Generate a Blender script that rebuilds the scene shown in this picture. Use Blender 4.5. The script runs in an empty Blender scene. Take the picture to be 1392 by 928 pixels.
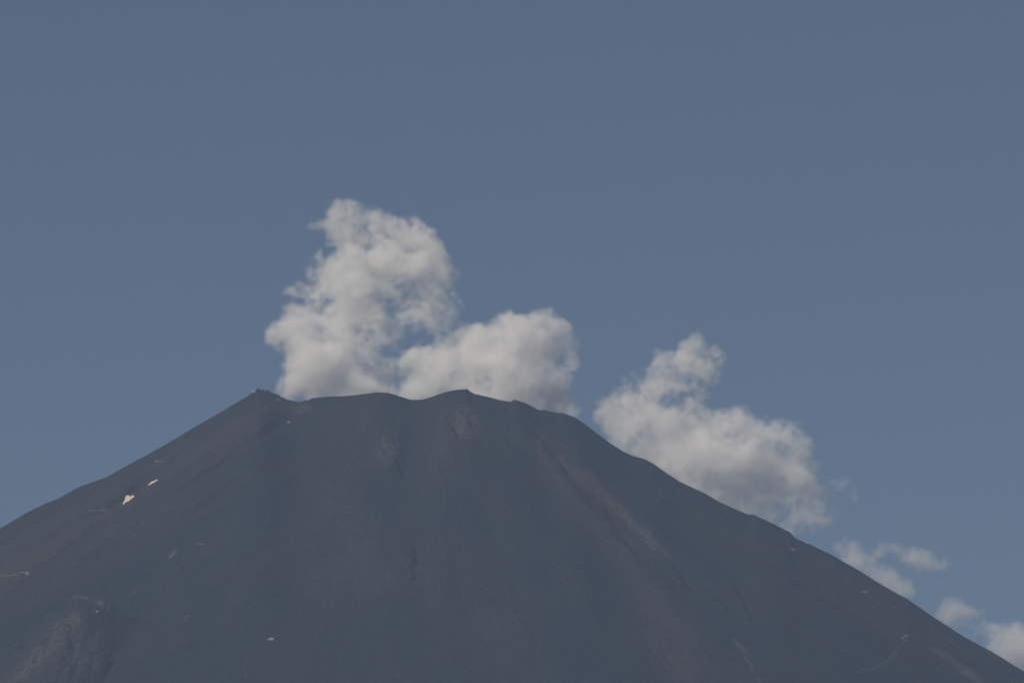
import bpy, bmesh, math
import numpy as np

# ------------------------------------------------------------------ camera, sky, sun, exposure
sc = bpy.context.scene
W, H = 1392.0, 928.0                       # pixel frame of the photograph
FPX = 9583.0                               # focal length in those pixels (a long telephoto, about 248 mm)
CAM = np.array([0.0, -16000.0, 701.7])     # eye height above the plain, 16 km from the crater
PITCH = math.atan((3776.0 - CAM[2]) / 16000.0) + 66.0 / FPX
cd = bpy.data.cameras.new('camera'); cam = bpy.data.objects.new('camera', cd)
sc.collection.objects.link(cam); sc.camera = cam
cam.location = CAM.tolist(); cam.rotation_euler = (math.pi / 2 + PITCH, 0, 0)
cd.sensor_width = 36.0; cd.lens = FPX / W * 36.0; cd.clip_start = 1.0; cd.clip_end = 200000.0

SUN_EL, SUN_AZ = math.radians(42), math.radians(-134)   # azimuth clockwise from +Y (the view): behind and to one side
sdir = np.array([math.sin(SUN_AZ) * math.cos(SUN_EL), math.cos(SUN_AZ) * math.cos(SUN_EL), math.sin(SUN_EL)])
ld = bpy.data.lights.new('sun', 'SUN'); sun = bpy.data.objects.new('sun', ld); sc.collection.objects.link(sun)
ld.energy = 5.0; ld.angle = math.radians(0.53); ld.color = (1.0, 0.87, 0.69)
from mathutils import Vector
sun.rotation_euler = Vector(sdir.tolist()).to_track_quat('Z', 'Y').to_euler()
wd = bpy.data.worlds.new('World'); sc.world = wd; wd.use_nodes = True
wn = wd.node_tree; bg = wn.nodes['Background']
sk = wn.nodes.new('ShaderNodeTexSky'); sk.sky_type = 'NISHITA'; sk.sun_disc = False
sk.sun_elevation = SUN_EL; sk.sun_rotation = SUN_AZ
sk.altitude = 700; sk.air_density = 1.0; sk.dust_density = 0.6; sk.ozone_density = 1.5
wn.links.new(sk.outputs[0], bg.inputs[0]); bg.inputs[1].default_value = 0.053
sc.view_settings.view_transform = 'Standard'; sc.view_settings.look = 'None'
sc.view_settings.exposure = -0.45; sc.view_settings.gamma = 1.0; sc.view_settings.use_curve_mapping = False
cy = sc.cycles
cy.use_denoising = True
cy.volume_bounces = 16; cy.max_bounces = 16; cy.volume_step_rate = 1.0; cy.volume_max_steps = 256
cy.transparent_max_bounces = 16

C = sc.collection

# ------------------------------------------------------------------ helpers
def pn(x, y, seed=0):
    """gradient noise, about -1..1"""
    x = np.asarray(x, np.float64); y = np.asarray(y, np.float64)
    xi = np.floor(x).astype(np.int64); yi = np.floor(y).astype(np.int64)
    xf = x - xi; yf = y - yi
    u = xf * xf * xf * (xf * (xf * 6 - 15) + 10); v = yf * yf * yf * (yf * (yf * 6 - 15) + 10)
    def g(ix, iy, fx, fy):
        h = (ix * 374761393 + iy * 668265263 + seed * 974634777) & 0xffffffff
        h = ((h ^ (h >> 13)) * 1274126177) & 0xffffffff
        h = (h ^ (h >> 16)) & 0xffff
        a = h * (2 * math.pi / 65536.0)
        return np.cos(a) * fx + np.sin(a) * fy
    n0 = g(xi, yi, xf, yf); n1 = g(xi + 1, yi, xf - 1, yf)
    n2 = g(xi, yi + 1, xf, yf - 1); n3 = g(xi + 1, yi + 1, xf - 1, yf - 1)
    a = n0 + u * (n1 - n0); b = n2 + u * (n3 - n2)
    return (a + v * (b - a)) * 1.5

def fbm(x, y, octaves, seed=0, gain=0.5):
    s = 0; a = 1.0; f = 1.0
    for k in range(octaves):
        s = s + a * pn(x * f, y * f, seed + k * 17); a *= gain; f *= 2.03
    return s

def ss(a, b, x):
    t = np.clip((x - a) / (b - a), 0, 1); return t * t * (3 - 2 * t)

CP, SP = math.cos(PITCH), math.sin(PITCH)
def project(x, y, z):
    dx, dy, dz = x - CAM[0], y - CAM[1], z - CAM[2]
    f = dy * CP + dz * SP; up = -dy * SP + dz * CP
    return W / 2 + FPX * dx / f, H / 2 - FPX * up / f
def ray(u, v):
    """direction per metre of depth (dy = 1)"""
    a = (np.asarray(u, float) - W / 2) / FPX; b = (H / 2 - np.asarray(v, float)) / FPX
    dy = CP - b * SP; dz = SP + b * CP
    return a / dy, dz / dy
def at_depth(u, v, y):
    rx, rz = ray(u, v); d = y - CAM[1]
    return CAM[0] + rx * d, CAM[2] + rz * d

def link(name, me, parent=None, **props):
    o = bpy.data.objects.new(name, me); C.objects.link(o)
    if parent: o.parent = parent
    for k, val in props.items(): o[k] = val
    return o

def nodes(name):
    m = bpy.data.materials.new(name); m.use_nodes = True
    nt = m.node_tree; nt.nodes.clear()
    return m, nt, (lambda t, **k: _node(nt, t, k)), nt.links.new
def _node(nt, t, k):
    n = nt.nodes.new(t)
    for a, b in k.items(): setattr(n, a, b)
    return n

# ------------------------------------------------------------------ the mountain
# skyline of the photograph in pixels; the heights below are fitted so that the crest follows it
SKY = np.array([(-260,862),(-150,800),(0,718),(35,697),(64,683),(78,678),(106,662),(145,648),(177,630),(198,619),(230,601),
 (265,580),(300,560),(325,545),(340,536),(342,534),(347,533.5),(349,529),(351.7,528),(355,530),(358,529.4),(361,531.6),(363,529.8),
 (366,531.4),(370,534),(377,536),(382,540),(384.5,539.6),(389,543),(392,543),(395,544.7),(399,544.7),(406,546.5),
 (411,545),(421,543),(424,541),(433,540),(445,539),(465.5,538.3),(491,536),(512,533),(527.6,533.6),(540.5,537.5),
 (558.6,543.4),(576.7,542.7),(602,533.8),(615.6,530.4),(627.4,529),(635,528.6),(637,529.2),(637.8,531.6),(646,535.4),
 (665,539.7),(677,543),(694,546.2),(697,544.4),(699.6,543.2),(714,547.3),(732,557),(741,557.4),(755,560.8),(765.5,561.3),
 (781,566.7),(794,575.5),(812,589),(827.6,601),(845.7,612.5),(858.6,619),(874,623),(887,629),(905,642),(923,654),
 (959.5,670.7),(976,681),(996,690),(1016,698.7),(1025,699.5),(1048,710),(1069,720.6),(1072.7,722),(1080.5,730.3),
 (1092,736),(1106,741.3),(1110,744),(1131,753.6),(1146,762.7),(1166,774),(1185,786),(1210,801),(1234,814),(1270,839),
 (1310,864.5),(1349,885.6),(1392,912),(1500,978),(1640,1062)], float)
XC, RIM = -214.0, 385.0

def graded(a, b, step, lo, hi, n):
    mid = np.arange(a, b + .1, step)
    t = np.linspace(0, 1, n + 1)[1:]
    g = t ** 2.2
    return np.concatenate([(a + (lo - a) * g)[::-1], mid, b + (hi - b) * g])
gx = graded(-1420, 1420, 2.9, -14000, 14000, 40)
gy = graded(-2250, 260, 3.9, -13500, 13500, 45)
NX, NY = len(gx), len(gy)
X, Y = np.meshgrid(gx, gy)                     # [row y, column x]
DX, DY = X - XC, Y
R = np.hypot(DX, DY); TH = np.arctan2(DX, -DY)  # angle 0 faces the camera

def flank(s):
    a = 0.575 * s
    b = 0.575 * 1700 + 2060 * (1 - np.exp(-np.maximum(s - 1700, 0) / 3580))
    return np.where(s < 1700, a, b)
ZR = 3735.0
S = R - RIM
Z = np.where(S > 0, ZR - flank(np.maximum(S, 0)), ZR - 190 * (1 - np.clip(R / RIM, 0, 1) ** 3))
Z -= 14 * np.exp(-(S / 60) ** 2)               # round the rim off
near = np.exp(-np.maximum(R - 2600, 0) / 1500)
amp = ss(-60, 700, S)
WTH = TH + 0.02 * pn(S / 300, TH * 9, 3) + 0.006 * pn(X / 60, Y / 90, 4)
rough0 = ss(-0.3, 0.5, fbm(TH * 5 + 7, S / 500, 3, 33))
# gullies and spurs running down the fall line
g1 = pn(WTH * 9, S / 2600 + 3, 11); g2 = pn(WTH * 23, S / 1500, 12); g3 = pn(WTH * 55, S / 700, 13); g4 = pn(WTH * 130, S / 420, 14)
Z += near * amp * (11 * g1 + 4 * g2 + 2.2 * (0.45 - np.abs(g3)) * (0.3 + rough0) + 0.8 * (0.4 - np.abs(g4)) * rough0)
Z += near * (5 * fbm(X / 240, Y / 240, 3, 21) * ss(-200, 300, S))
rough = ss(-0.15, 0.5, fbm(WTH * 6, S / 420, 3, 31))
Z += near * (0.5 + 1.1 * rough) * fbm(X / 34, Y / 44, 4, 41, 0.55)

def sample(x, y):
    x = np.asarray(x, float); y = np.asarray(y, float)
    i = np.clip(np.searchsorted(gx, x) - 1, 0, NX - 2); j = np.clip(np.searchsorted(gy, y) - 1, 0, NY - 2)
    a = np.clip((x - gx[i]) / (gx[i + 1] - gx[i]), 0, 1); b = np.clip((y - gy[j]) / (gy[j + 1] - gy[j]), 0, 1)
    return (Z[j, i] * (1 - a) + Z[j, i + 1] * a) * (1 - b) + (Z[j + 1, i] * (1 - a) + Z[j + 1, i + 1] * a) * b

YS = np.arange(-2600.0, 330.0, 1.6)
def hit(pts):
    """where the sight lines of these pixels meet the mountain"""
    pts = np.atleast_2d(np.asarray(pts, float))
    out = np.zeros((len(pts), 3))
    for k, (u, v) in enumerate(pts):
        x, z = at_depth(u, v, YS)
        below = sample(x, YS) > z
        n = int(np.argmax(below)) if below.any() else int(np.argmax(sample(x, YS) - z))
        out[k] = x[n], YS[n], sample(x[n], YS[n])
    return out

UB = np.arange(-240.0, 1632.0, 1.5)
def crest():
    """the skyline as the camera sees it, and the depth it lies at"""
    best = np.full(len(UB), 1e9); ys = np.zeros(len(UB))
    cols = np.where(np.abs(gx) < 1500)[0]; cs = slice(cols[0], cols[-1] + 1)
    for j in np.where((gy > -1500) & (gy < 260))[0]:
        u, v = project(X[j, cs], Y[j, cs], Z[j, cs])
        w = np.interp(UB, u, v)
        m = w < best; best[m] = w[m]; ys[m] = gy[j]
    return best, ys
def blur(a, n):
    k = np.hanning(n + 2)[1:-1]; k /= k.sum()
    return np.convolve(np.pad(a, n // 2, mode='edge'), k, 'valid')[:len(a)]
def fit(smooth, reach, rounds):
    """raise or lower the crest, and the slope within `reach` pixels of it, to the skyline"""
    global Z
    for _ in range(rounds):
        vc, ys = crest()
        dz = (vc - np.interp(UB, SKY[:, 0], SKY[:, 1])) * 1.72
        if smooth: dz = blur(dz, smooth)
        u, v = project(X, Y, Z)
        d = np.interp(u, UB, dz)
        Z = Z + d * np.exp(-((v - np.interp(u, UB, vc)) / reach) ** 2) * np.exp(-np.maximum(R - 1800, 0) / 800)
fit(61, 260, 3)
fit(21, 60, 2)

def poly_dist(P, lim):
    """distance to a polyline in plan, its side (+ to the viewer's right when the line runs downhill) and the run along it 0..1"""
    x0, x1 = P[:, 0].min() - lim, P[:, 0].max() + lim; y0, y1 = P[:, 1].min() - lim, P[:, 1].max() + lim
    js = slice(np.searchsorted(gy, y0), np.searchsorted(gy, y1)); is_ = slice(np.searchsorted(gx, x0), np.searchsorted(gx, x1))
    x, y = X[js, is_], Y[js, is_]
    best = np.full(x.shape, 1e9); side = np.ones(x.shape); run = np.zeros(x.shape)
    L = np.concatenate([[0], np.cumsum(np.hypot(*np.diff(P[:, :2], axis=0).T))])
    for k in range(len(P) - 1):
        ax, ay = P[k, :2]; bx, by = P[k + 1, :2]; ex, ey = bx - ax, by - ay; l2 = ex * ex + ey * ey + 1e-9
        t = np.clip(((x - ax) * ex + (y - ay) * ey) / l2, 0, 1)
        d = np.hypot(x - ax - t * ex, y - ay - t * ey)
        sgn = np.sign(-(ex * (y - ay) - ey * (x - ax))) * -1
        m = d < best
        best = np.where(m, d, best); side = np.where(m, sgn, side); run = np.where(m, (L[k] + t * math.sqrt(l2)) / L[-1], run)
    return (js, is_), best, side, run, x, y

def ravine(pix, rise, drop, steep, wide, shoulder):
    """a spur whose crest follows the pixels, falling off steeply on its far side into a gully that climbs out gently"""
    P = hit(pix); lim = wide + steep + shoulder + 20
    (js, is_), d, side, run, x, y = poly_dist(P, lim)
    sd = d * side + 5 * fbm(x / 40, y / 40, 3, 77)
    env = ss(0, .12, run) * (1 - ss(.8, 1, run))
    p = np.interp(sd, [-shoulder, 0, steep, steep + wide], [0, rise, -drop, 0])
    p = np.where((sd < -shoulder) | (sd > steep + wide), 0, p)
    Z[js, is_] += p * env
# the long ravine below the rim and its neighbours
ravine([(683,557),(697,568),(709,580),(734,598),(750,616),(760,634),(771,653),(791,673),(815,691),(830,712),(850,738),(868,765)], 8, 20, 15, 75, 60)
ravine([(835,696),(850,712),(868,726),(887,741),(905,757),(918,776),(933,806)], 5, 11, 16, 46, 40)
ravine([(641,555),(650,563),(664,576),(680,592),(694,606),(712,622)], 4, 8, 12, 30, 30)
ravine([(600,571),(608,578),(614,586),(618,600)], 4, 9, 9, 18, 22)
ravine([(535,628),(541,640),(543,650)], 3, 7, 10, 20, 18)
ravine([(556,740),(560,752),(558,772),(556,800)], 2, 6, 12, 34, 24)
ravine([(375,570),(345,592),(307,621),(283,638),(258,655),(232,672)][::-1][::-1], 3, 9, 14, 40, 30)
ravine([(186,655),(172,668),(156,680),(144,692)], 3, 8, 12, 36, 24)
ravine([(330,640),(300,662),(262,690),(235,712)], 2, 6, 14, 40, 30)
ravine([(990,780),(1003,810),(1020,850)], 2, 5, 12, 30, 24)
# broken crag under the high block of the rim
P = hit([(628, 572)])[0]
q = np.exp(-(((X - P[0]) / 52) ** 2 + ((Y - P[1]) / 95) ** 2) ** 2)
Z += q * (5 + 7 * np.abs(pn(X / 26, Y / 60, 61)) - 5 * np.abs(pn(X / 13, Y / 26, 62)) + 2.4 * pn(X / 7, Y / 12, 63))
P = hit([(528, 618)])[0]
q = np.exp(-(((X - P[0]) / 36) ** 2 + ((Y - P[1]) / 110) ** 2) ** 2)
Z += q * (3 + 6 * np.abs(pn(X / 17, Y / 40, 64)) + 2.4 * pn(X / 7, Y / 12, 65))

# the eroded knoll that stands out from the lower flank
KN = np.array([(-160,900),(-60,876),(0,861),(35,841),(60,826),(78,816),(92,809),(106,806.5),(122,808.5),(141,815),(150,821),(162,830),(185,841),(212,853),(250,884),(300,930),(340,975)], float)
kp = hit([(106, 812)])[0]
yc = kp[1] - 150.0
kx, kz = at_depth(KN[:, 0], KN[:, 1], yc)
zc = np.interp(X, kx, kz, left=kz[0] - 400, right=kz[-1] - 400)
f = yc - Y                                              # metres in front of the knoll's crest
er = np.abs(pn(X / 58 + f / 420, f / 170, 71)); er2 = np.abs(pn(X / 24 - f / 300, f / 60, 72)); er3 = fbm(X / 12, Y / 18, 3, 73)
front = zc - 0.62 * np.maximum(f, 0) - ss(5, 160, f) * (24 * (0.5 - er) + 7 * (0.5 - er2)) - 9 * ss(10, 60, f) + 1.8 * er3 * ss(-10, 40, f)
back = zc - 0.34 * np.maximum(-f, 0) + 0.8 * er3
hill = np.where(f > 0, front, back) - 0.00004 * np.maximum(f - 200, 0) ** 2
kk = 10.0
mask = (np.abs(X - kp[0]) < 700) & (np.abs(f) < 1400)
hh = np.clip(0.5 + 0.5 * (hill - Z) / kk, 0, 1)
Z = np.where(mask, Z * (1 - hh) + hill * hh + kk * hh * (1 - hh) * 0.4, Z)

fit(9, 24, 3)
fit(0, 8, 4)
Z += near * (0.35 + 0.7 * rough) * fbm(X / 10, Y / 13, 2, 91, 0.6) * ss(0.0, 1.0, amp + .4)
Z = np.maximum(Z, 640 + 0 * Z)

# surface tints: red-brown scoria, pale ash, broken rock, black lava and painted shade
U, V = project(X, Y, Z)
WU = U + 5 * pn(X / 40, Y / 60, 101); WV = V + 3 * pn(X / 30, Y / 50, 102)
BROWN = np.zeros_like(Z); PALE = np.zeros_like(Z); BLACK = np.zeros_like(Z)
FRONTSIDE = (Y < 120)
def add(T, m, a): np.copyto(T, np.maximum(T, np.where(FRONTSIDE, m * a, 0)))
def oval(cu, cv, ru, rv, ang=0.0, soft=1.5):
    a = math.radians(ang); du, dv = WU - cu, WV - cv
    e = ((du * math.cos(a) + dv * math.sin(a)) / ru) ** 2 + ((-du * math.sin(a) + dv * math.cos(a)) / rv) ** 2
    return np.exp(-e ** soft)
def band(pts, soft=1.2):
    """a band along (u, v, half width)"""
    best = np.full(WU.shape, 1e9)
    for (au, av, aw), (bu, bv, bw) in zip(pts[:-1], pts[1:]):
        eu, ev = bu - au, bv - av; t = np.clip(((WU - au) * eu + (WV - av) * ev) / (eu * eu + ev * ev), 0, 1)
        best = np.minimum(best, np.hypot(WU - au - t * eu, WV - av - t * ev) / (aw + t * (bw - aw)))
    return np.exp(-best ** (2 * soft))
add(BROWN, band([(758,622,5),(775,640,9),(800,657,13),(826,677,14),(846,696,9)], 2), 1.0)
add(BROWN, band([(728,596,6),(742,622,12),(772,668,14),(810,712,16),(850,765,20),(890,830,26),(930,920,34),(950,980,40)], 1), .62)
add(PALE, band([(848,702,4),(868,719,6),(890,740,7),(912,760,4)], 2), .45)
add(BROWN, oval(630, 574, 26, 24), .75); add(PALE, oval(634, 576, 17, 20), .5)
add(BROWN, oval(596, 600, 34, 60), .35); add(BROWN, oval(480, 590, 40, 60), .28)
add(BROWN, band([(380,550,10),(300,600,26),(200,660,34),(60,740,40),(-60,800,40)], 1), .42)
add(BROWN, band([(370,546,4),(330,571,6),(290,598,8),(240,628,8)], 1), .5)
add(BROWN, oval(120, 720, 170, 60, -30), .33); add(BROWN, oval(480, 770, 150, 50), .28)
add(BROWN, oval(1230, 850, 120, 26, 33), .45); add(BROWN, oval(660, 860, 90, 60, 60), .22)
add(PALE, oval(524, 612, 14, 22, 20), .55); add(PALE, oval(410, 556, 16, 8), .5)
add(PALE, band([(100,840,14),(75,868,18),(40,905,14),(10,940,12)], 1), .42)
add(PALE, band([(96,812,4),(108,809,4),(124,812,4),(146,824,4)], 2), .6)
add(PALE, oval(106, 880, 22, 34, 20), .25); add(PALE, oval(233, 752, 4, 6, 20), .7); add(PALE, oval(180, 801, 5, 3), .5)
add(PALE, band([(1000,869,1.6),(1011,883,2.4),(1020,903,2.2),(1028,917,2),(1040,935,2)], 2), .5)
add(PALE, band([(899,666,1.6),(897,674,2),(893,681,1.4)], 2), .8)
add(PALE, band([(1262,878,2),(1282,888,3),(1304,905,4),(1335,928,5)], 2), .6)
add(PALE, band([(1322,868,2),(1340,882,4),(1356,896,3)], 2), .45)
add(PALE, oval(886, 626, 10, 4, 30), .35); add(PALE, oval(765, 606, 5, 2, 30), .5)
add(PALE, oval(470, 700, 60, 30, 70), .16)
add(BLACK, band([(-20,868,12),(35,845,12),(78,818,9),(106,803,6),(135,808,5)], 1.5), .8)  # shade in the hollow behind the knoll, painted into the ground colour
add(BLACK, band([(160,826,5),(185,838,7),(212,853,4)], 1.5), .7)  # the knoll's painted shade, continued along its lower shoulder
add(BLACK, band([(316,614,2),(300,626,4),(262,653,4)], 1.5), .7)  # shadow of a small ridge, painted as a dark streak
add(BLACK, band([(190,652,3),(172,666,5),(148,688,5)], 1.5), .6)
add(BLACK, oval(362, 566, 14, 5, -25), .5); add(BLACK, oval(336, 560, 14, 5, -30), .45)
add(BLACK, band([(688,562,2),(734,598,3),(760,634,4),(791,673,4),(830,712,4),(868,765,3)], 1.5), .9)  # shade on the long ravine's steep face, painted in
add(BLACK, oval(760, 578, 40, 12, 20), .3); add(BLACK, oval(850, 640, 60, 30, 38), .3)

def grid_mesh(name):
    me = bpy.data.meshes.new(name)
    n = NX * NY
    me.vertices.add(n)
    co = np.stack([X.ravel(), Y.ravel(), Z.ravel()], 1).astype(np.float32)
    me.vertices.foreach_set('co', co.ravel())
    j, i = np.meshgrid(np.arange(NY - 1), np.arange(NX - 1), indexing='ij')
    a = (j * NX + i).ravel()
    q = np.stack([a, a + 1, a + 1 + NX, a + NX], 1).astype(np.int32)
    nf = len(q)
    me.loops.add(nf * 4); me.loops.foreach_set('vertex_index', q.ravel())
    me.polygons.add(nf); me.polygons.foreach_set('loop_start', np.arange(0, nf * 4, 4, dtype=np.int32))
    me.polygons.foreach_set('use_smooth', np.ones(nf, bool))
    me.update(calc_edges=True)
    at = me.attributes.new('fall', 'FLOAT_VECTOR', 'POINT')     # across the slope / down the slope, in metres
    fv = np.stack([(WTH * 700).ravel(), S.ravel(), np.zeros(n)], 1).astype(np.float32)
    at.data.foreach_set('vector', fv.ravel())
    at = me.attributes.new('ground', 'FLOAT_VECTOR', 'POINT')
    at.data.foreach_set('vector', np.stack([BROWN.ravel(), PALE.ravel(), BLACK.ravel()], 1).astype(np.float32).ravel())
    return me

def mountain_material():
    m, nt, N, L = nodes('volcanic_slope')
    out = N('ShaderNodeOutputMaterial'); b = N('ShaderNodeBsdfPrincipled')
    b.inputs['Roughness'].default_value = .95; b.inputs['Specular IOR Level'].default_value = .1
    fall = N('ShaderNodeAttribute', attribute_name='fall'); gr = N('ShaderNodeAttribute', attribute_name='ground')
    sep = N('ShaderNodeSeparateXYZ'); L(gr.outputs['Vector'], sep.inputs[0])
    tc = N('ShaderNodeTexCoord')
    def noise(vec, scale, detail=6, rough=.6, stretch=None):
        if stretch:
            mp = N('ShaderNodeMapping'); mp.inputs['Scale'].default_value = stretch; L(vec, mp.inputs[0]); vec = mp.outputs[0]
        n = N('ShaderNodeTexNoise'); n.inputs['Scale'].default_value = scale; n.inputs['Detail'].default_value = detail
        n.inputs['Roughness'].default_value = rough; L(vec, n.inputs['Vector']); return n.outputs['Fac']
    def ramp(val, a, b2, lo=0.0, hi=1.0):
        r = N('ShaderNodeMapRange', interpolation_type='SMOOTHSTEP'); L(val, r.inputs['Value'])
        for k, x in zip(('From Min', 'From Max', 'To Min', 'To Max'), (a, b2, lo, hi)): r.inputs[k].default_value = x
        return r.outputs[0]
    def mul(a, b2):
        n = N('ShaderNodeMath', operation='MULTIPLY'); L(a, n.inputs[0])
        if isinstance(b2, float): n.inputs[1].default_value = b2
        else: L(b2, n.inputs[1])
        return n.outputs[0]
    def addm(a, b2):
        n = N('ShaderNodeMath', operation='ADD'); L(a, n.inputs[0]); L(b2, n.inputs[1]); return n.outputs[0]
    def mix(fac, a, b2):
        n = N('ShaderNodeMix', data_type='RGBA'); L(fac, n.inputs[0])
        for s, x in ((6, a), (7, b2)):
            if isinstance(x, tuple): n.inputs[s].default_value = (*x, 1)
            else: L(x, n.inputs[s])
        return n.outputs[2]
    streak = noise(fall.outputs['Vector'], .018, 7, .62, (1, .13, 1))
    broad = noise(fall.outputs['Vector'], .0045, 5, .55, (1, .35, 1))
    fine = noise(tc.outputs['Object'], .16, 5, .7)
    spot = noise(tc.outputs['Object'], .055, 4, .6)
    c = mix(ramp(streak, .38, .66), (.013, .019, .022), (.020, .0235, .0245))
    c = mix(mul(ramp(broad, .5, .72), .55), c, (.025, .0215, .0225))
    brown = mul(sep.outputs['X'], ramp(addm(streak, spot), .7, 1.2, .45, 1.15))
    c = mix(brown, c, (.046, .037, .032))
    pale = mul(sep.outputs['Y'], ramp(spot, .36, .62, .25, 1.2))
    c = mix(pale, c, (.092, .084, .074))
    c = mix(mul(sep.outputs['Z'], ramp(spot, .3, .6, .6, 1.0)), c, (.012, .016, .019))  # colour of the black lava and of the painted shade
    c2 = N('ShaderNodeMix', data_type='RGBA', blend_type='MULTIPLY'); c2.inputs[0].default_value = 1
    g = N('ShaderNodeCombineColor'); v = ramp(fine, .28, .72, .35, 1.8)
    for k in range(3): L(v, g.inputs[k])
    L(c, c2.inputs[6]); L(g.outputs[0], c2.inputs[7]); L(c2.outputs[2], b.inputs['Base Color'])
    bp = N('ShaderNodeBump'); bp.inputs['Strength'].default_value = .55; bp.inputs['Distance'].default_value = 4.0
    L(addm(fine, streak), bp.inputs['Height']); L(bp.outputs[0], b.inputs['Normal'])
    L(b.outputs[0], out.inputs['Surface'])
    return m
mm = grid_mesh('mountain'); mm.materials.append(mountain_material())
mountain = link('mountain', mm, kind='structure', label='dark bare volcanic mountain cone with a broken crater rim', category='mountain')

# the plain, out to the horizon
def simple(name, col, var=.25, scale=.3, rough=.9):
    m, nt, N, L = nodes(name)
    out = N('ShaderNodeOutputMaterial'); b = N('ShaderNodeBsdfPrincipled'); b.inputs['Roughness'].default_value = rough
    tc = N('ShaderNodeTexCoord'); n = N('ShaderNodeTexNoise'); n.inputs['Scale'].default_value = scale; n.inputs['Detail'].default_value = 6
    L(tc.outputs['Object'], n.inputs['Vector'])
    mx = N('ShaderNodeMix', data_type='RGBA'); L(n.outputs['Fac'], mx.inputs[0])
    mx.inputs[6].default_value = (*[c * (1 - var) for c in col], 1); mx.inputs[7].default_value = (*[c * (1 + var) for c in col], 1)
    L(mx.outputs[2], b.inputs['Base Color'])
    bp = N('ShaderNodeBump'); bp.inputs['Strength'].default_value = .3; L(n.outputs['Fac'], bp.inputs['Height']); L(bp.outputs[0], b.inputs['Normal'])
    L(b.outputs[0], out.inputs['Surface']); return m
me = bpy.data.meshes.new('ground')
n = 21; a = np.linspace(-38000, 38000, n)
me.from_pydata([(x, y, 700.0) for y in a for x in a], [], [(j * n + i, j * n + i + 1, (j + 1) * n + i + 1, (j + 1) * n + i) for j in range(n - 1) for i in range(n - 1)])
me.materials.append(simple('forest_plain', (.045, .06, .03), .4, .004))
link('ground', me, kind='structure')

# ------------------------------------------------------------------ paths worn into the slope
path_mat = simple('trodden_ash', (.055, .051, .047), .2, .2)
def resample(pix, step):
    p = np.array(pix, float); L = np.concatenate([[0], np.cumsum(np.hypot(*np.diff(p, axis=0).T))])
    t = np.arange(0, L[-1] + step * .5, step)
    return np.stack([np.interp(t, L, p[:, 0]), np.interp(t, L, p[:, 1])], 1)
def path(pix, width):
    P = hit(resample(pix, 1.6))
    d = np.gradient(P[:, :2], axis=0); d /= np.linalg.norm(d, axis=1)[:, None] + 1e-9
    w = width * (.75 + .35 * pn(np.arange(len(P)) / 3.0, np.zeros(len(P)) + width * 7.3, 301))[:, None]
    n = np.stack([-d[:, 1], d[:, 0]], 1) * w * .5
    A = P[:, :2] + n; B = P[:, :2] - n
    v = [(*a, float(sample(*a)) + .8) for a in A] + [(*a, float(sample(*a)) + .8) for a in B]
    k = len(P)
    me = bpy.data.meshes.new('path'); me.from_pydata(v, [], [(i, i + 1, k + i + 1, k + i) for i in range(k - 1)])
    me.materials.append(path_mat); link('path', me, kind='structure')
for pix, w in [([(740,562.5),(733,565),(724,570),(716,577)], 2.6), ([(377,546),(350,561),(325,580),(300,600),(270,620),(240,640)], 2.2),
 ([(1101,757),(1094,760),(1085,765)], 2.8), ([(1108,757),(1115,762)], 2.8), ([(1132,783),(1126,786),(1122,790)], 2.2), ([(1110,787),(1115,792)], 4), ([(1121,797),(1125,800)], 4),
 ([(1110,802),(1125,811),(1140,822),(1158,838)], 2.2), ([(1149,810),(1155,807),(1163,805.5),(1183,807)], 2.2), ([(1194,814),(1196,817),(1190,823),(1182,829),(1187,833),(1193,838)], 2.8),
 ([(1222,880),(1216,887),(1211,894),(1204,900),(1197,904),(1188,908),(1180,911),(1172,911),(1166,913),(1163,917)], 3.4), ([(1270,848),(1268,852),(1265,855)], 3.2),
 ([(1294,872),(1288,875),(1284,878)], 3), ([(1178,787),(1174,791),(1171,790)], 2.2), ([(1378,921),(1375,928)], 3), ([(165,713),(172,722),(185,731)], 2.0),
 ([(352,886),(342,890),(334,898),(332,908),(335,925)], 2.2), ([(1032,739),(1045,743),(1058,747),(1075,748)], 2.2), ([(1193,838),(1205,845),(1219,853),(1230,864)], 2.0), ([(1232,868),(1227,875),(1222,880)], 2.2)]:
    path(pix, w)

# ------------------------------------------------------------------ huts and walls
HUT = dict(stone=simple('lava_stone', (.055, .053, .05), .35, .8), pale=simple('weathered_boards', (.10, .095, .09), .2, .7), white=simple('white_paint', (.36, .35, .33), .1, .5, .6),
           zinc=simple('zinc_roof', (.19, .19, .195), .12, .5, .5), rust=simple('rust_red_roof', (.11, .05, .04), .25, .6), dark=simple('dark_glass', (.03, .035, .04), .1, 1.0, .2), wood=simple('door_wood', (.12, .08, .05), .2, 2.0))
def piece(name, verts, faces, mat, parent):
    me = bpy.data.meshes.new(name); me.from_pydata(verts, [], faces); me.materials.append(mat); return link(name, me, parent)
BF = [(0, 3, 2, 1), (4, 5, 6, 7), (0, 1, 5, 4), (1, 2, 6, 5), (2, 3, 7, 6), (3, 0, 4, 7)]
def bx(x0, x1, y0, y1, z0, z1): return [(x0, y0, z0), (x1, y0, z0), (x1, y1, z0), (x0, y1, z0), (x0, y0, z1), (x1, y0, z1), (x1, y1, z1), (x0, y1, z1)]
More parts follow.
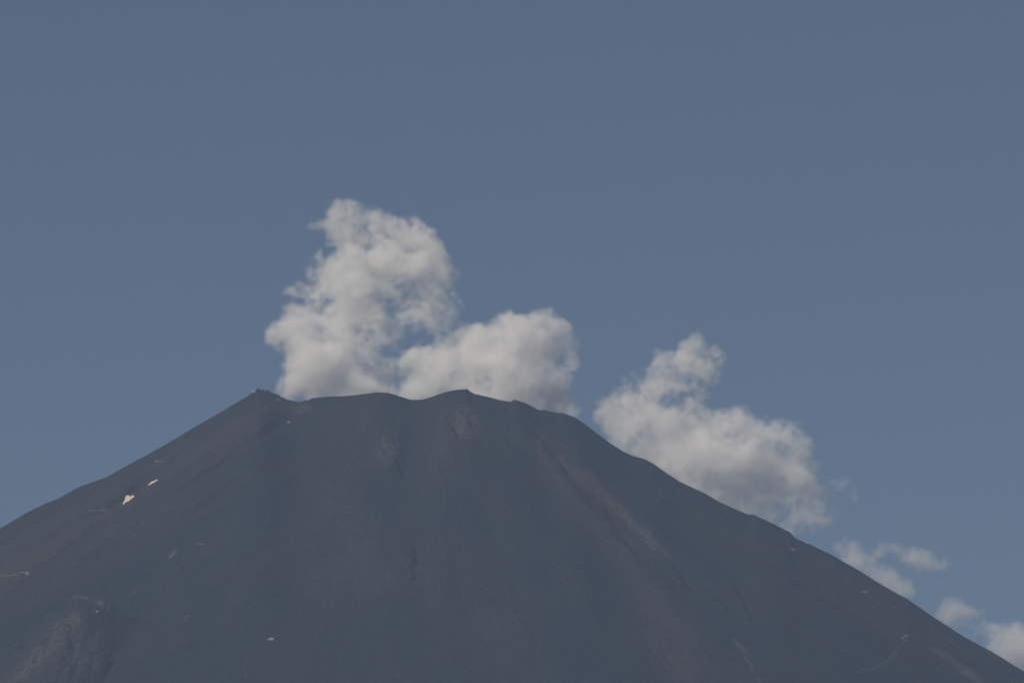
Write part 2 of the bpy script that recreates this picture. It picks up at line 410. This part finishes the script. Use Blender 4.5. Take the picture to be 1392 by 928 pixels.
def hut(pix, w, d, h, roof, wall, label, turn=0.0, group=None):
    p = hit([pix])[0]
    root = link('mountain_hut', None); root.location = (p[0], p[1] + d * .2, p[2] + .3); root.rotation_euler = (0, 0, math.radians(turn))
    root['label'] = label; root['category'] = 'hut'
    if group: root['group'] = group
    a, b = w / 2, d / 2
    piece('plinth', bx(-a - .8, a + .8, -b - 1.6, b + .5, -4.5, .1), BF, HUT['stone'], root)
    piece('wall', bx(-a, a, -b, b, .1, h), BF, HUT[wall], root)
    e, rz = .45, h + d * .28
    v = [(-a - e, -b - e, h - .15), (a + e, -b - e, h - .15), (a + e, b + e, h - .15), (-a - e, b + e, h - .15), (-a - e, 0, rz), (a + e, 0, rz),
         (-a - e, -b - e, h + .03), (a + e, -b - e, h + .03), (a + e, b + e, h + .03), (-a - e, b + e, h + .03), (-a - e, 0, rz + .2), (a + e, 0, rz + .2)]
    piece('roof', v, [(0, 1, 2, 3), (6, 7, 11, 10), (8, 9, 10, 11), (0, 6, 7, 1), (2, 8, 9, 3), (0, 3, 9, 10, 6), (1, 7, 11, 8, 2)], HUT[roof], root)
    piece('door', bx(-.5, .5, -b - .06, -b + .02, .12, 2.05), BF, HUT['wood'], root)
    for k in range(max(2, int(w / 3.2))):
        cx = -a + (k + .5) * w / max(2, int(w / 3.2))
        if abs(cx) > 1.2: piece('window', bx(cx - .5, cx + .5, -b - .05, -b + .02, 1.0, 1.9), BF, HUT['dark'], root)
hut((344.8, 533.2), 8, 5, 3.4, 'white', 'white', 'white hut on the very summit beside the dark crags', -20)
hut((378, 545), 8, 5, 2.6, 'zinc', 'pale', 'low pale hut just below the summit crags above the diagonal path', 12)
hut((392.3, 575), 4.5, 4, 2.8, 'white', 'white', 'tiny white hut alone below the dip in the crater rim')
hut((30, 779.8), 11, 6, 2.8, 'zinc', 'pale', 'long zinc roofed hut beside the bright white hut above the knoll', 10)
hut((36.8, 781), 7, 5, 3.4, 'white', 'white', 'bright white hut at the end of the stone wall above the knoll', 8)
hut((213, 629), 7, 5, 2.6, 'white', 'pale', 'pale hut at the end of a stone wall high above the narrow snow patch', 20)
hut((368.8, 870.6), 9, 6, 3.4, 'white', 'white', 'white hut standing alone on the broad lower slope')
hut((364.6, 870.8), 4, 4, 2.4, 'zinc', 'pale', 'little zinc shed beside the lone white hut on the broad lower slope')
hut((1232, 866), 7, 5, 3.0, 'zinc', 'stone', 'stone hut with light zinc roof beside the winding path', -18)
hut((1227.5, 868.4), 4, 4, 2.4, 'zinc', 'pale', 'small pale shed beside the stone hut by the winding path', -18)
hut((1078, 747.5), 9, 5, 2.6, 'zinc', 'pale', 'pale hut under the notched step of the long ridge', -10)
hut((255, 839.3), 12, 6, 2.6, 'rust', 'stone', 'long low hut with rust red roof on the bare slope')
hut((1176, 805.6), 11, 5, 2.4, 'zinc', 'pale', 'low pale hut on the short level path high on the ridge', -12)
hut((132, 832.3), 3.6, 3.5, 2.6, 'white', 'white', 'tiny white hut on the shoulder of the eroded knoll')

def stone_wall(pix, h, label, mat):
    P = hit(resample(pix, 2.0)); k = len(P)
    root = link('stone_wall', None); root.location = P[k // 2].tolist(); root['label'] = label; root['category'] = 'wall'
    Q = P - P[k // 2]
    def strip(t, z0, z1):
        v = []
        for q in Q: v += [(q[0], q[1] - t, q[2] + z0), (q[0], q[1] + t, q[2] + z0), (q[0], q[1] + t, q[2] + z1), (q[0], q[1] - t, q[2] + z1)]
        f = []
        for i in range(k - 1):
            for a in range(4): f.append((4 * i + a, 4 * i + 4 + a, 4 * i + 4 + (a + 1) % 4, 4 * i + (a + 1) % 4))
        return v, f + [(0, 1, 2, 3), (4 * k - 1, 4 * k - 2, 4 * k - 3, 4 * k - 4)]
    piece('wall_face', *strip(.5, -3, h), HUT[mat], root); piece('coping', *strip(.62, h + .01, h + .25), HUT['pale'], root)
stone_wall([(120, 694.4), (128, 694), (136, 693.2), (144, 693.8)], 1.6, 'curved light stone wall below the broad snow patch', 'pale')
stone_wall([(-6, 784), (8, 782.6), (18, 781.6), (25, 781)], 1.6, 'stone wall leading to the row of huts above the knoll', 'pale')
stone_wall([(216.5, 628.4), (221, 627.6), (225, 628.4)], 1.2, 'short stone wall beside the pale hut above the narrow snow patch', 'pale')
stone_wall([(267, 740), (273, 739.6), (279, 740.2)], 1.3, 'short pale stone wall alone on the smooth slope', 'pale')

# ------------------------------------------------------------------ snow patches left in the hollows
def snow_material():
    m, nt, N, L = nodes('old_snow')
    out = N('ShaderNodeOutputMaterial'); b = N('ShaderNodeBsdfPrincipled'); b.inputs['Roughness'].default_value = .7
    tc = N('ShaderNodeTexCoord'); n = N('ShaderNodeTexNoise'); n.inputs['Scale'].default_value = .25; n.inputs['Detail'].default_value = 6; L(tc.outputs['Object'], n.inputs['Vector'])
    mx = N('ShaderNodeMix', data_type='RGBA'); L(n.outputs['Fac'], mx.inputs[0]); mx.inputs[6].default_value = (.52, .43, .35, 1); mx.inputs[7].default_value = (.76, .68, .58, 1)
    L(mx.outputs[2], b.inputs['Base Color']); bp = N('ShaderNodeBump'); bp.inputs['Strength'].default_value = .4; L(n.outputs['Fac'], bp.inputs['Height']); L(bp.outputs[0], b.inputs['Normal'])
    L(b.outputs[0], out.inputs['Surface']); return m
snow_mat = snow_material()
def snow(poly, label):
    p = np.array(poly, float); st = .45
    us = np.arange(p[:, 0].min(), p[:, 0].max() + st, st); vs = np.arange(p[:, 1].min(), p[:, 1].max() + st, st)
    def inside(u, v):
        c = False
        for (a, b), (c2, d) in zip(p, np.roll(p, -1, 0)):
            if (b > v) != (d > v) and u < (c2 - a) * (v - b) / (d - b) + a: c = not c
        return c
    cell = {(i, j) for i in range(len(us)) for j in range(len(vs)) if inside(us[i] + st / 2, vs[j] + st / 2)}
    keys = sorted({(i + a, j + b) for i, j in cell for a in (0, 1) for b in (0, 1)}); idx = {k: n for n, k in enumerate(keys)}
    pts = hit([(p[:, 0].min() + i * st, p[:, 1].min() + j * st) for i, j in keys])
    rim = np.array([all((i - a, j - b) in cell for a in (0, 1) for b in (0, 1)) for i, j in keys])
    pts[:, 2] += np.where(rim, .6, .15)
    c = pts.mean(0); pts -= c
    top = pts.tolist(); bot = (pts - [0, 0, 3.0]).tolist(); n = len(top)
    faces = [(idx[(i, j)], idx[(i, j + 1)], idx[(i + 1, j + 1)], idx[(i + 1, j)]) for i, j in cell]
    edge = {}
    for f in faces:
        for a, b in zip(f, f[1:] + f[:1]): edge[(a, b)] = 1
    side = [(b, a, a + n, b + n) for a, b in edge if (b, a) not in edge]
    me = bpy.data.meshes.new('snow_patch'); me.from_pydata(top + bot, [], faces + side); me.materials.append(snow_mat)
    bm = bmesh.new(); bm.from_mesh(me); bmesh.ops.recalc_face_normals(bm, faces=bm.faces); bm.to_mesh(me); bm.free()
    o = link('snow_patch', me, label=label, category='snow patch', group='snow patches on the flank'); o.location = c.tolist()
snow([(173.6,672.6),(170.3,675.7),(169.6,680),(166.8,683.3),(168.0,685.6),(170.5,682.6),(174.7,680.9),(179,677.6),(182.7,674.9),(181.3,673.1),(179,673.3),(177.3,675.0),(175.4,673.3)], 'broad heart shaped patch of old snow on the dark flank')
snow([(199.8,660.3),(203.8,656.8),(206.2,654.7),(213.4,651.3),(214.6,652.2),(210.2,655.0),(204.9,657.9)], 'narrow slanting patch of old snow on the dark flank')

# ------------------------------------------------------------------ crags on the summit and loose rubble
rng = np.random.default_rng(8)
def rock_mesh(name, seed, sub=2):
    bm = bmesh.new(); bmesh.ops.create_icosphere(bm, subdivisions=sub, radius=1)
    r = np.random.default_rng(seed)
    cuts = r.normal(size=(9, 3)); cuts /= np.linalg.norm(cuts, axis=1)[:, None]; off = r.uniform(.55, .9, 9)
    for v in bm.verts:
        p = np.array(v.co)
        for c, o in zip(cuts, off):
            t = p @ c
            if t > o: p = p - c * (t - o)
        v.co = p
    me = bpy.data.meshes.new(name); bm.to_mesh(me); bm.free(); return me
lava = simple('dark_lava', (.025, .027, .029), .35, .7)
CRAGS = [(349.5,531,3.2,4.2,'blocky dark crag right beside the white summit hut'),(352,529.5,3.4,4.4,'tallest dark crag at the top of the summit crest'),(355.5,531.5,2.8,3.4,'low dark crag next to the tallest summit crag'),
 (358.3,530.6,2.2,3.8,'thin dark spike of rock on the summit crest between two low crags'),(363.3,531,2.4,4.2,'upright dark crag beyond the gap in the summit crest'),(366,532.6,2.8,3.2,'squat dark crag below the upright crag past the gap'),
 (371,535.4,2.6,2.8,'dark crag where the summit crest starts falling to the rim saddle'),(378,538,3,2.8,'broad dark crag above the low pale hut on the falling crest'),(384.5,541,2.6,2.8,'dark crag on the step halfway down to the rim saddle'),(392,544.5,2.6,2.4,'lowest dark crag at the edge of the rim saddle')]
for k, (u, v, w, h, lab) in enumerate(CRAGS):
    p = hit([(u, v)])[0]; me = rock_mesh('summit_crag', 50 + k); me.materials.append(lava)
    o = link('summit_crag', me, label=lab, category='rock', group='crags along the summit crest')
    o.location = (p[0], p[1], p[2]); o.scale = (w, w * 1.3, h); o.rotation_euler = (rng.uniform(-.3, .3), rng.uniform(-.3, .3), rng.uniform(0, 6))
protos = []
for k in range(6):
    m = rock_mesh('rock', 80 + k, 1); co = np.zeros(len(m.vertices) * 3, np.float32); m.vertices.foreach_get('co', co)
    protos.append((co.reshape(-1, 3), np.array([tuple(q.vertices) for q in m.polygons]))); bpy.data.meshes.remove(m)
VV, FF, nv = [], [], 0
for cu, cv, ru, rv, n, lo, hi in [(630,577,24,20,420,.5,2.0),(526,618,12,22,200,.5,1.6),(410,556,14,6,200,.4,1.3),(126,813,22,5,220,.5,1.5),(80,868,34,34,500,.5,1.8),(380,548,20,8,160,.5,1.5),
                                  (690,600,30,22,200,.4,1.4),(300,600,60,30,300,.4,1.3),(1200,830,60,30,300,.4,1.2),(840,700,30,30,220,.4,1.3),(480,640,90,60,300,.4,1.2)]:
    a = rng.uniform(0, 2 * math.pi, n); r = np.sqrt(rng.random(n))
    for p in hit(np.stack([cu + ru * r * np.cos(a), cv + rv * r * np.sin(a)], 1)):
        if p[1] > 0: continue
        c, f = protos[rng.integers(6)]; sz = lo + (hi - lo) * rng.random() ** 3; t = rng.uniform(0, 6.28)
        q = c * (sz * rng.uniform(.8, 1.3), sz, sz * rng.uniform(.6, 1.1))
        q = np.stack([q[:, 0] * math.cos(t) - q[:, 1] * math.sin(t), q[:, 0] * math.sin(t) + q[:, 1] * math.cos(t), q[:, 2]], 1) + p + [0, 0, sz * .25]
        VV.append(q); FF.append(f + nv); nv += len(q)
me = bpy.data.meshes.new('rubble'); me.from_pydata(np.concatenate(VV).tolist(), [], np.concatenate(FF).tolist())
me.materials.append(simple('broken_rock', (.038, .035, .033), .5, .25)); link('rubble', me, kind='stuff', label='loose broken rock lying on the slope', category='rubble')

# ------------------------------------------------------------------ haze: the air between the camera and the mountain
def box_mesh(name, lo, hi):
    me = bpy.data.meshes.new(name); bm = bmesh.new()
    v = [bm.verts.new((x, y, z)) for z in (lo[2], hi[2]) for y in (lo[1], hi[1]) for x in (lo[0], hi[0])]
    for f in ((0, 2, 3, 1), (4, 5, 7, 6), (0, 1, 5, 4), (2, 6, 7, 3), (0, 4, 6, 2), (1, 3, 7, 5)): bm.faces.new([v[k] for k in f])
    bm.to_mesh(me); bm.free(); return me
hm, nt, N, L = nodes('haze_air')
out = N('ShaderNodeOutputMaterial'); pv = N('ShaderNodeVolumePrincipled')
pv.inputs['Color'].default_value = (.465, .635, 1.0, 1); pv.inputs['Density'].default_value = 2.35e-5; pv.inputs['Anisotropy'].default_value = 0.0
L(pv.outputs[0], out.inputs['Volume'])
me = box_mesh('haze', (-39000, -39000, 638), (39000, 39000, 3835)); me.materials.append(hm)
link('haze', me, kind='stuff')

# ------------------------------------------------------------------ clouds rising behind the mountain
YCL = 6900.0                                     # depth of the clouds: beyond the cone, above the haze
MPP = (YCL - CAM[1]) / CP / FPX                  # metres per pixel there
def cloud_material(name, obj, radius, res, full, seed, sigma):
    m, nt, N, L = nodes(name)
    out = N('ShaderNodeOutputMaterial'); pv = N('ShaderNodeVolumePrincipled')
    pv.inputs['Color'].default_value = (.999, .999, .999, 1); pv.inputs['Anisotropy'].default_value = 0.0
    pd = N('ShaderNodeTexPointDensity', point_source='OBJECT', object=obj, space='OBJECT', radius=radius, resolution=res, interpolation='Linear')
    tc = N('ShaderNodeTexCoord')
    mp = N('ShaderNodeMapping'); mp.inputs['Location'].default_value = (seed * 311.0, seed * 97.0, seed * 53.0); mp.inputs['Scale'].default_value = (1, .5, 1); L(tc.outputs['Object'], mp.inputs[0])
    n = N('ShaderNodeTexNoise'); n.inputs['Scale'].default_value = 1 / 120.0; n.inputs['Detail'].default_value = 8; n.inputs['Roughness'].default_value = .68
    n.inputs['Distortion'].default_value = 1.1
    L(mp.outputs[0], n.inputs['Vector'])
    e = N('ShaderNodeMath', operation='MULTIPLY'); L(pd.outputs['Density'], e.inputs[0]); e.inputs[1].default_value = 1 / full
    sq = N('ShaderNodeMath', operation='MULTIPLY_ADD'); L(n.outputs['Fac'], sq.inputs[0]); sq.inputs[1].default_value = 5.0; sq.inputs[2].default_value = -4.35
    n2 = N('ShaderNodeTexNoise'); n2.inputs['Scale'].default_value = 1 / 48.0; n2.inputs['Detail'].default_value = 7; n2.inputs['Roughness'].default_value = .74
    n2.inputs['Distortion'].default_value = 1.6; L(mp.outputs[0], n2.inputs['Vector'])
    s2 = N('ShaderNodeMath', operation='MULTIPLY_ADD'); L(n2.outputs['Fac'], s2.inputs[0]); s2.inputs[1].default_value = 4.0; L(sq.outputs[0], s2.inputs[2])
    cap = N('ShaderNodeMath', operation='MINIMUM'); L(e.outputs[0], cap.inputs[0]); cap.inputs[1].default_value = 2.1
    sm = N('ShaderNodeMath', operation='ADD'); L(cap.outputs[0], sm.inputs[0]); L(s2.outputs[0], sm.inputs[1])
    r = N('ShaderNodeMapRange', interpolation_type='SMOOTHSTEP'); L(sm.outputs[0], r.inputs['Value'])
    r.inputs['From Min'].default_value = .0; r.inputs['From Max'].default_value = 3.2; r.inputs['To Max'].default_value = 1.0
    # nothing where the envelope itself is empty
    gate = N('ShaderNodeMapRange'); L(e.outputs[0], gate.inputs['Value']); gate.inputs['From Min'].default_value = .2; gate.inputs['From Max'].default_value = .8
    k = N('ShaderNodeMath', operation='MULTIPLY'); L(r.outputs[0], k.inputs[0]); L(gate.outputs[0], k.inputs[1])
    d = N('ShaderNodeMath', operation='MULTIPLY'); L(k.outputs[0], d.inputs[0]); d.inputs[1].default_value = sigma
    L(d.outputs[0], pv.inputs['Density']); L(pv.outputs[0], out.inputs['Volume'])
    m.cycles.volume_step_rate = 1.0 if not hasattr(m.cycles, 'volume_step_rate') else m.cycles.volume_step_rate
    return m

def cloud(label, blobs, seed, group=None, res=128, step=.5, sigma=.038, spacing=10.0, depth=1.1):
    rng = np.random.default_rng(seed)
    B = np.array(blobs, float)
    x, z = at_depth(B[:, 0], B[:, 1], YCL)
    r = B[:, 2] * MPP * 1.06
    y = YCL + rng.normal(0, 1, len(B)) * r * .55 * depth
    w = B[:, 3] ** .75
    cx, cz = x.mean(), z.min() - r.max()
    # points fill the union of the blobs, thinner where a blob is thin and towards its edge
    dr = r * 1.3 * depth; pad = 2.0
    lo = np.array([(x - r * pad).min(), (y - dr * pad).min(), (z - r * pad).min()]); hi = np.array([(x + r * pad).max(), (y + dr * pad).max(), (z + r * pad).max()])
    G = [np.arange(lo[k], hi[k], spacing) for k in range(3)]
    Q = np.stack(np.meshgrid(*G, indexing='ij'), -1).reshape(-1, 3)
    Q = (Q + rng.uniform(-.5, .5, Q.shape) * spacing).astype(np.float32)
    env = np.zeros(len(Q), np.float32)
    qx, qy, qz = Q[:, 0].astype(float), Q[:, 1].astype(float), Q[:, 2].astype(float)
    warp = lambda sd, l: pn((qx + .6 * qy) / l, (qz - .5 * qy) / l, sd)
    QW = np.stack([qx + 24 * warp(201 + seed, 95) + 11 * warp(203 + seed, 38), qy + 20 * warp(205 + seed, 80), qz + 24 * warp(207 + seed, 95) + 11 * warp(209 + seed, 38)], 1)
    for k in range(len(B)):
        near_ = np.where(np.abs(QW[:, 0] - x[k]) < r[k] * pad)[0]
        q = QW[near_]
        d = np.sqrt(((q[:, 0] - x[k]) / r[k]) ** 2 + ((q[:, 1] - y[k]) / dr[k]) ** 2 + ((q[:, 2] - z[k]) / r[k]) ** 2)
        env[near_] += (w[k] * (1 - ss(.1, pad, d))) ** 2.5
    env = np.minimum(env ** (1 / 2.5), 1)
    P = Q[(rng.random(len(Q)) < env) & (env > .07)] - [cx, YCL, cz]
    # a closed skin round the cloud
    bm = bmesh.new()
    hs = []
    for k in range(len(B)):
        ret = bmesh.ops.create_icosphere(bm, subdivisions=2, radius=1.0)
        for v in ret['verts']:
            v.co = (x[k] - cx + v.co.x * (r[k] * 1.5 + 70), y[k] - YCL + v.co.y * (r[k] * 1.9 * depth + 70), z[k] - cz + v.co.z * (r[k] * 1.5 + 70))
    me = bpy.data.meshes.new('cloud'); bm.to_mesh(me); bm.free()
    o = bpy.data.objects.new('cloud', me); C.objects.link(o)
    rm = o.modifiers.new('skin', 'REMESH'); rm.mode = 'VOXEL'; rm.voxel_size = 55.0
    dg = bpy.context.evaluated_depsgraph_get()
    skin = bpy.data.meshes.new_from_object(o.evaluated_get(dg))
    o.modifiers.clear()
    nv = len(skin.vertices); co = np.zeros(nv * 3, np.float32); skin.vertices.foreach_get('co', co)
    faces = [tuple(p.vertices) for p in skin.polygons]
    me2 = bpy.data.meshes.new('cloud')
    verts = np.concatenate([co.reshape(-1, 3), P]).tolist()
    me2.from_pydata(verts, [(i, i + 1) for i in range(nv - 1, len(verts) - 1)], faces)
    o.data = me2; bpy.data.meshes.remove(me); bpy.data.meshes.remove(skin)
    o.location = (cx, YCL, cz); o.name = 'cloud'
    radius = 20.0
    full = (4.19 * radius ** 3 / spacing ** 3) * .2 / 2.1
    mt = cloud_material('cloud_vapour', o, radius, res, full, seed, sigma)
    me2.materials.append(mt)
    mt.cycles.volume_step_rate = step
    o['label'] = label; o['category'] = 'cloud'
    if group: o['group'] = group
    return o

TOWER = [(410,390,14,.42),(404,438,14,.55),(430,388,12,.5),(426,346,9,.42),(392,430,11,.42),(626,420,10,.28),(575,420,16,.3),(532,440,12,.4),(530,495,10,.35),(540,460,10,.35),
 (468,278,10,.7),(455,290,14,.8),(440,298,10,.6),(422,296,6,.5),(414,303,6,.5),(480,292,14,.9),(505,295,14,.8),(450,315,13,.8),(475,315,16,.9),
 (500,318,14,.6),(530,305,15,.8),(555,315,18,.9),(575,328,16,.9),(590,345,15,1),(600,365,13,1),(606,380,9,.8),(545,335,18,.9),(520,345,20,1),(570,360,18,1),
 (500,355,18,1),(475,345,18,1),(455,365,18,1),(440,372,12,.9),(422,370,10,.45),(485,370,16,1),(520,370,14,.9),(545,372,14,.8),(580,378,12,.8),
 (465,390,18,.85),(490,395,18,.75),(470,415,20,.8),(500,415,18,.75),(520,400,14,.6),(445,405,14,.5),(425,410,14,.42),(388,400,10,.5),(395,407,8,.4),
 (410,420,12,.45),(455,440,22,.85),(480,440,20,.85),(505,440,18,.75),(430,430,12,.55),
 (560,400,20,.38),(590,400,20,.38),(610,415,18,.38),(618,435,12,.32),(590,440,20,.3),(555,440,16,.28),(545,420,14,.34),(605,450,10,.25),
 (355,465,9,.8),(370,462,12,.85),(385,455,14,.85),(395,470,16,.9),(410,455,18,.9),(420,480,20,.95),(400,500,18,.95),(395,520,16,.9),(430,510,24,1),
 (460,480,24,.95),(470,515,24,1),(500,480,18,.8),(510,512,18,.75),(520,465,14,.6),(440,540,24,1),(480,545,24,1),(520,545,18,.9),(388,535,12,.65),(376,528,7,.35),
 (555,492,12,.85),(560,507,14,.9),(580,497,18,.95),(600,490,18,1),(620,480,18,1),(640,470,18,1),(655,457,13,.9),(670,450,13,.85),(690,443,13,.9),(712,446,14,.85),
 (735,441,13,.9),(748,438,11,.8),(760,450,13,.9),(774,462,11,.9),(782,475,10,.75),(786,492,10,.65),(700,465,20,1),(730,470,20,1),(752,472,14,.8),(670,480,22,1),
 (640,500,22,1),(600,520,22,1),(570,532,18,1),(680,510,24,1),(720,500,24,1),(742,515,16,.8),(760,522,16,.9),(773,506,9,.6),(640,530,24,1),(700,530,24,1),
 (750,540,20,1),(768,552,13,.8),(600,550,20,1),(560,552,20,1),(778,562,9,.6),(660,560,20,1),(720,560,20,1)]
EAST = [(900,640,20,.9),(930,665,20,.9),(965,684,20,1.1),(1000,700,20,1.1),(1040,714,18,1.0),(1070,728,14,.8),(830,600,14,.7),(806,566,9,.42),(812,560,9,.35),(1122,672,12,.5),(1135,690,11,.42),(1150,664,9,.38),(1116,705,12,.5),(1130,716,10,.4),(1090,722,12,.45),(941,470,12,.8),(962,474,11,.75),(971,489,10,.68),(954,503,15,.75),(893,486,13,.75),(905,480,9,.6),(925,475,10,.65),(962,510,10,.55),(938,515,13,.6),(850,525,12,.45),(845,512,8,.4),(909,505,16,.75),(887,521,18,.75),(871,528,12,.6),(860,506,9,.45),(930,492,15,.75),
 (828,548,16,.55),(850,548,16,.62),(880,550,18,.6),(914,530,14,.65),(945,530,11,.55),(935,552,13,.6),(860,580,20,.75),(840,590,18,.7),(900,580,22,.85),(940,580,22,.85),(968,580,20,.85),
 (990,572,14,.7),(1011,577,16,.85),(1030,588,16,.85),(1048,593,15,.85),(1066,595,13,.8),(1080,600,13,.85),(1093,618,13,.85),(1099,645,14,.85),(1104,666,14,.75),(1116,688,12,.5),
 (900,615,26,1),(940,625,28,1),(980,625,28,1),(1020,625,26,1),(1058,630,24,1),(1080,655,22,.95),(1040,660,22,.9),(1000,660,22,.9),(960,655,20,.9),(1060,685,18,.6),(1090,690,16,.6),
 (1145,652,9,.28),(1164,678,8,.24),(1102,712,14,.42),(1085,705,12,.45),(870,615,20,.9),(820,575,12,.5),(1130,700,10,.3),(1030,690,16,.7)]
WISP = [(1135,736,8,.5),(1141,742,9,.55),(1153,752,13,.7),(1172,764,14,.75),(1190,778,14,.75),(1207,790,14,.78),(1222,798,11,.78),(1230,804,8,.65),(1186,757,9,.55),(1197,748,9,.58),(1214,744,9,.5),(1225,747,8,.5),
 (1234,750,10,.6),(1248,754,11,.7),(1262,761,11,.75),(1276,766,10,.75),(1290,768,8,.7),(1245,764,10,.6),(1160,770,14,.65),(1195,795,14,.65),(1215,810,14,.65),(1270,770,9,.6)]
PUFF = [(1276,831,9,.62),(1290,829,11,.75),(1303,831,11,.78),(1318,832,10,.75),(1329,832,8,.6),(1288,840,11,.6),(1305,842,10,.55)]
LOW = [(1330,846,9,.4),(1310,852,8,.4),(1360,846,10,.45),(1318,862,8,.5),(1338,858,11,.65),(1355,864,15,.8),(1372,860,15,.8),(1380,848,11,.5),(1389,866,18,.95),(1366,879,16,.9),(1389,884,18,1),(1385,898,16,1),(1412,880,22,1),
 (1432,900,24,1),(1350,882,12,.8),(1440,872,18,.8),(1410,905,20,1),(1465,895,16,.7)]
cloud('tall white cloud tower with broad lobe rising behind the crater rim', [(u, v, r, w * .96) for u, v, r, w in TOWER], 3, res=160)
cloud('white cloud with ragged top behind the long bare ridge', [(u, v, r, w * (.86 if v < 685 else .62)) for u, v, r, w in EAST], 5, res=160, sigma=.034)
cloud('thin hooked wisp of cloud lying along the ridge below the ragged white cloud', WISP, 7, res=96, sigma=.016, depth=1.6)
cloud('tiny faint cloud puff just above the lowest cloud bank', PUFF, 9, res=64, sigma=.016, depth=1.6)
cloud('low cloud bank at the foot of the ridge', LOW, 11, res=96, sigma=.022)
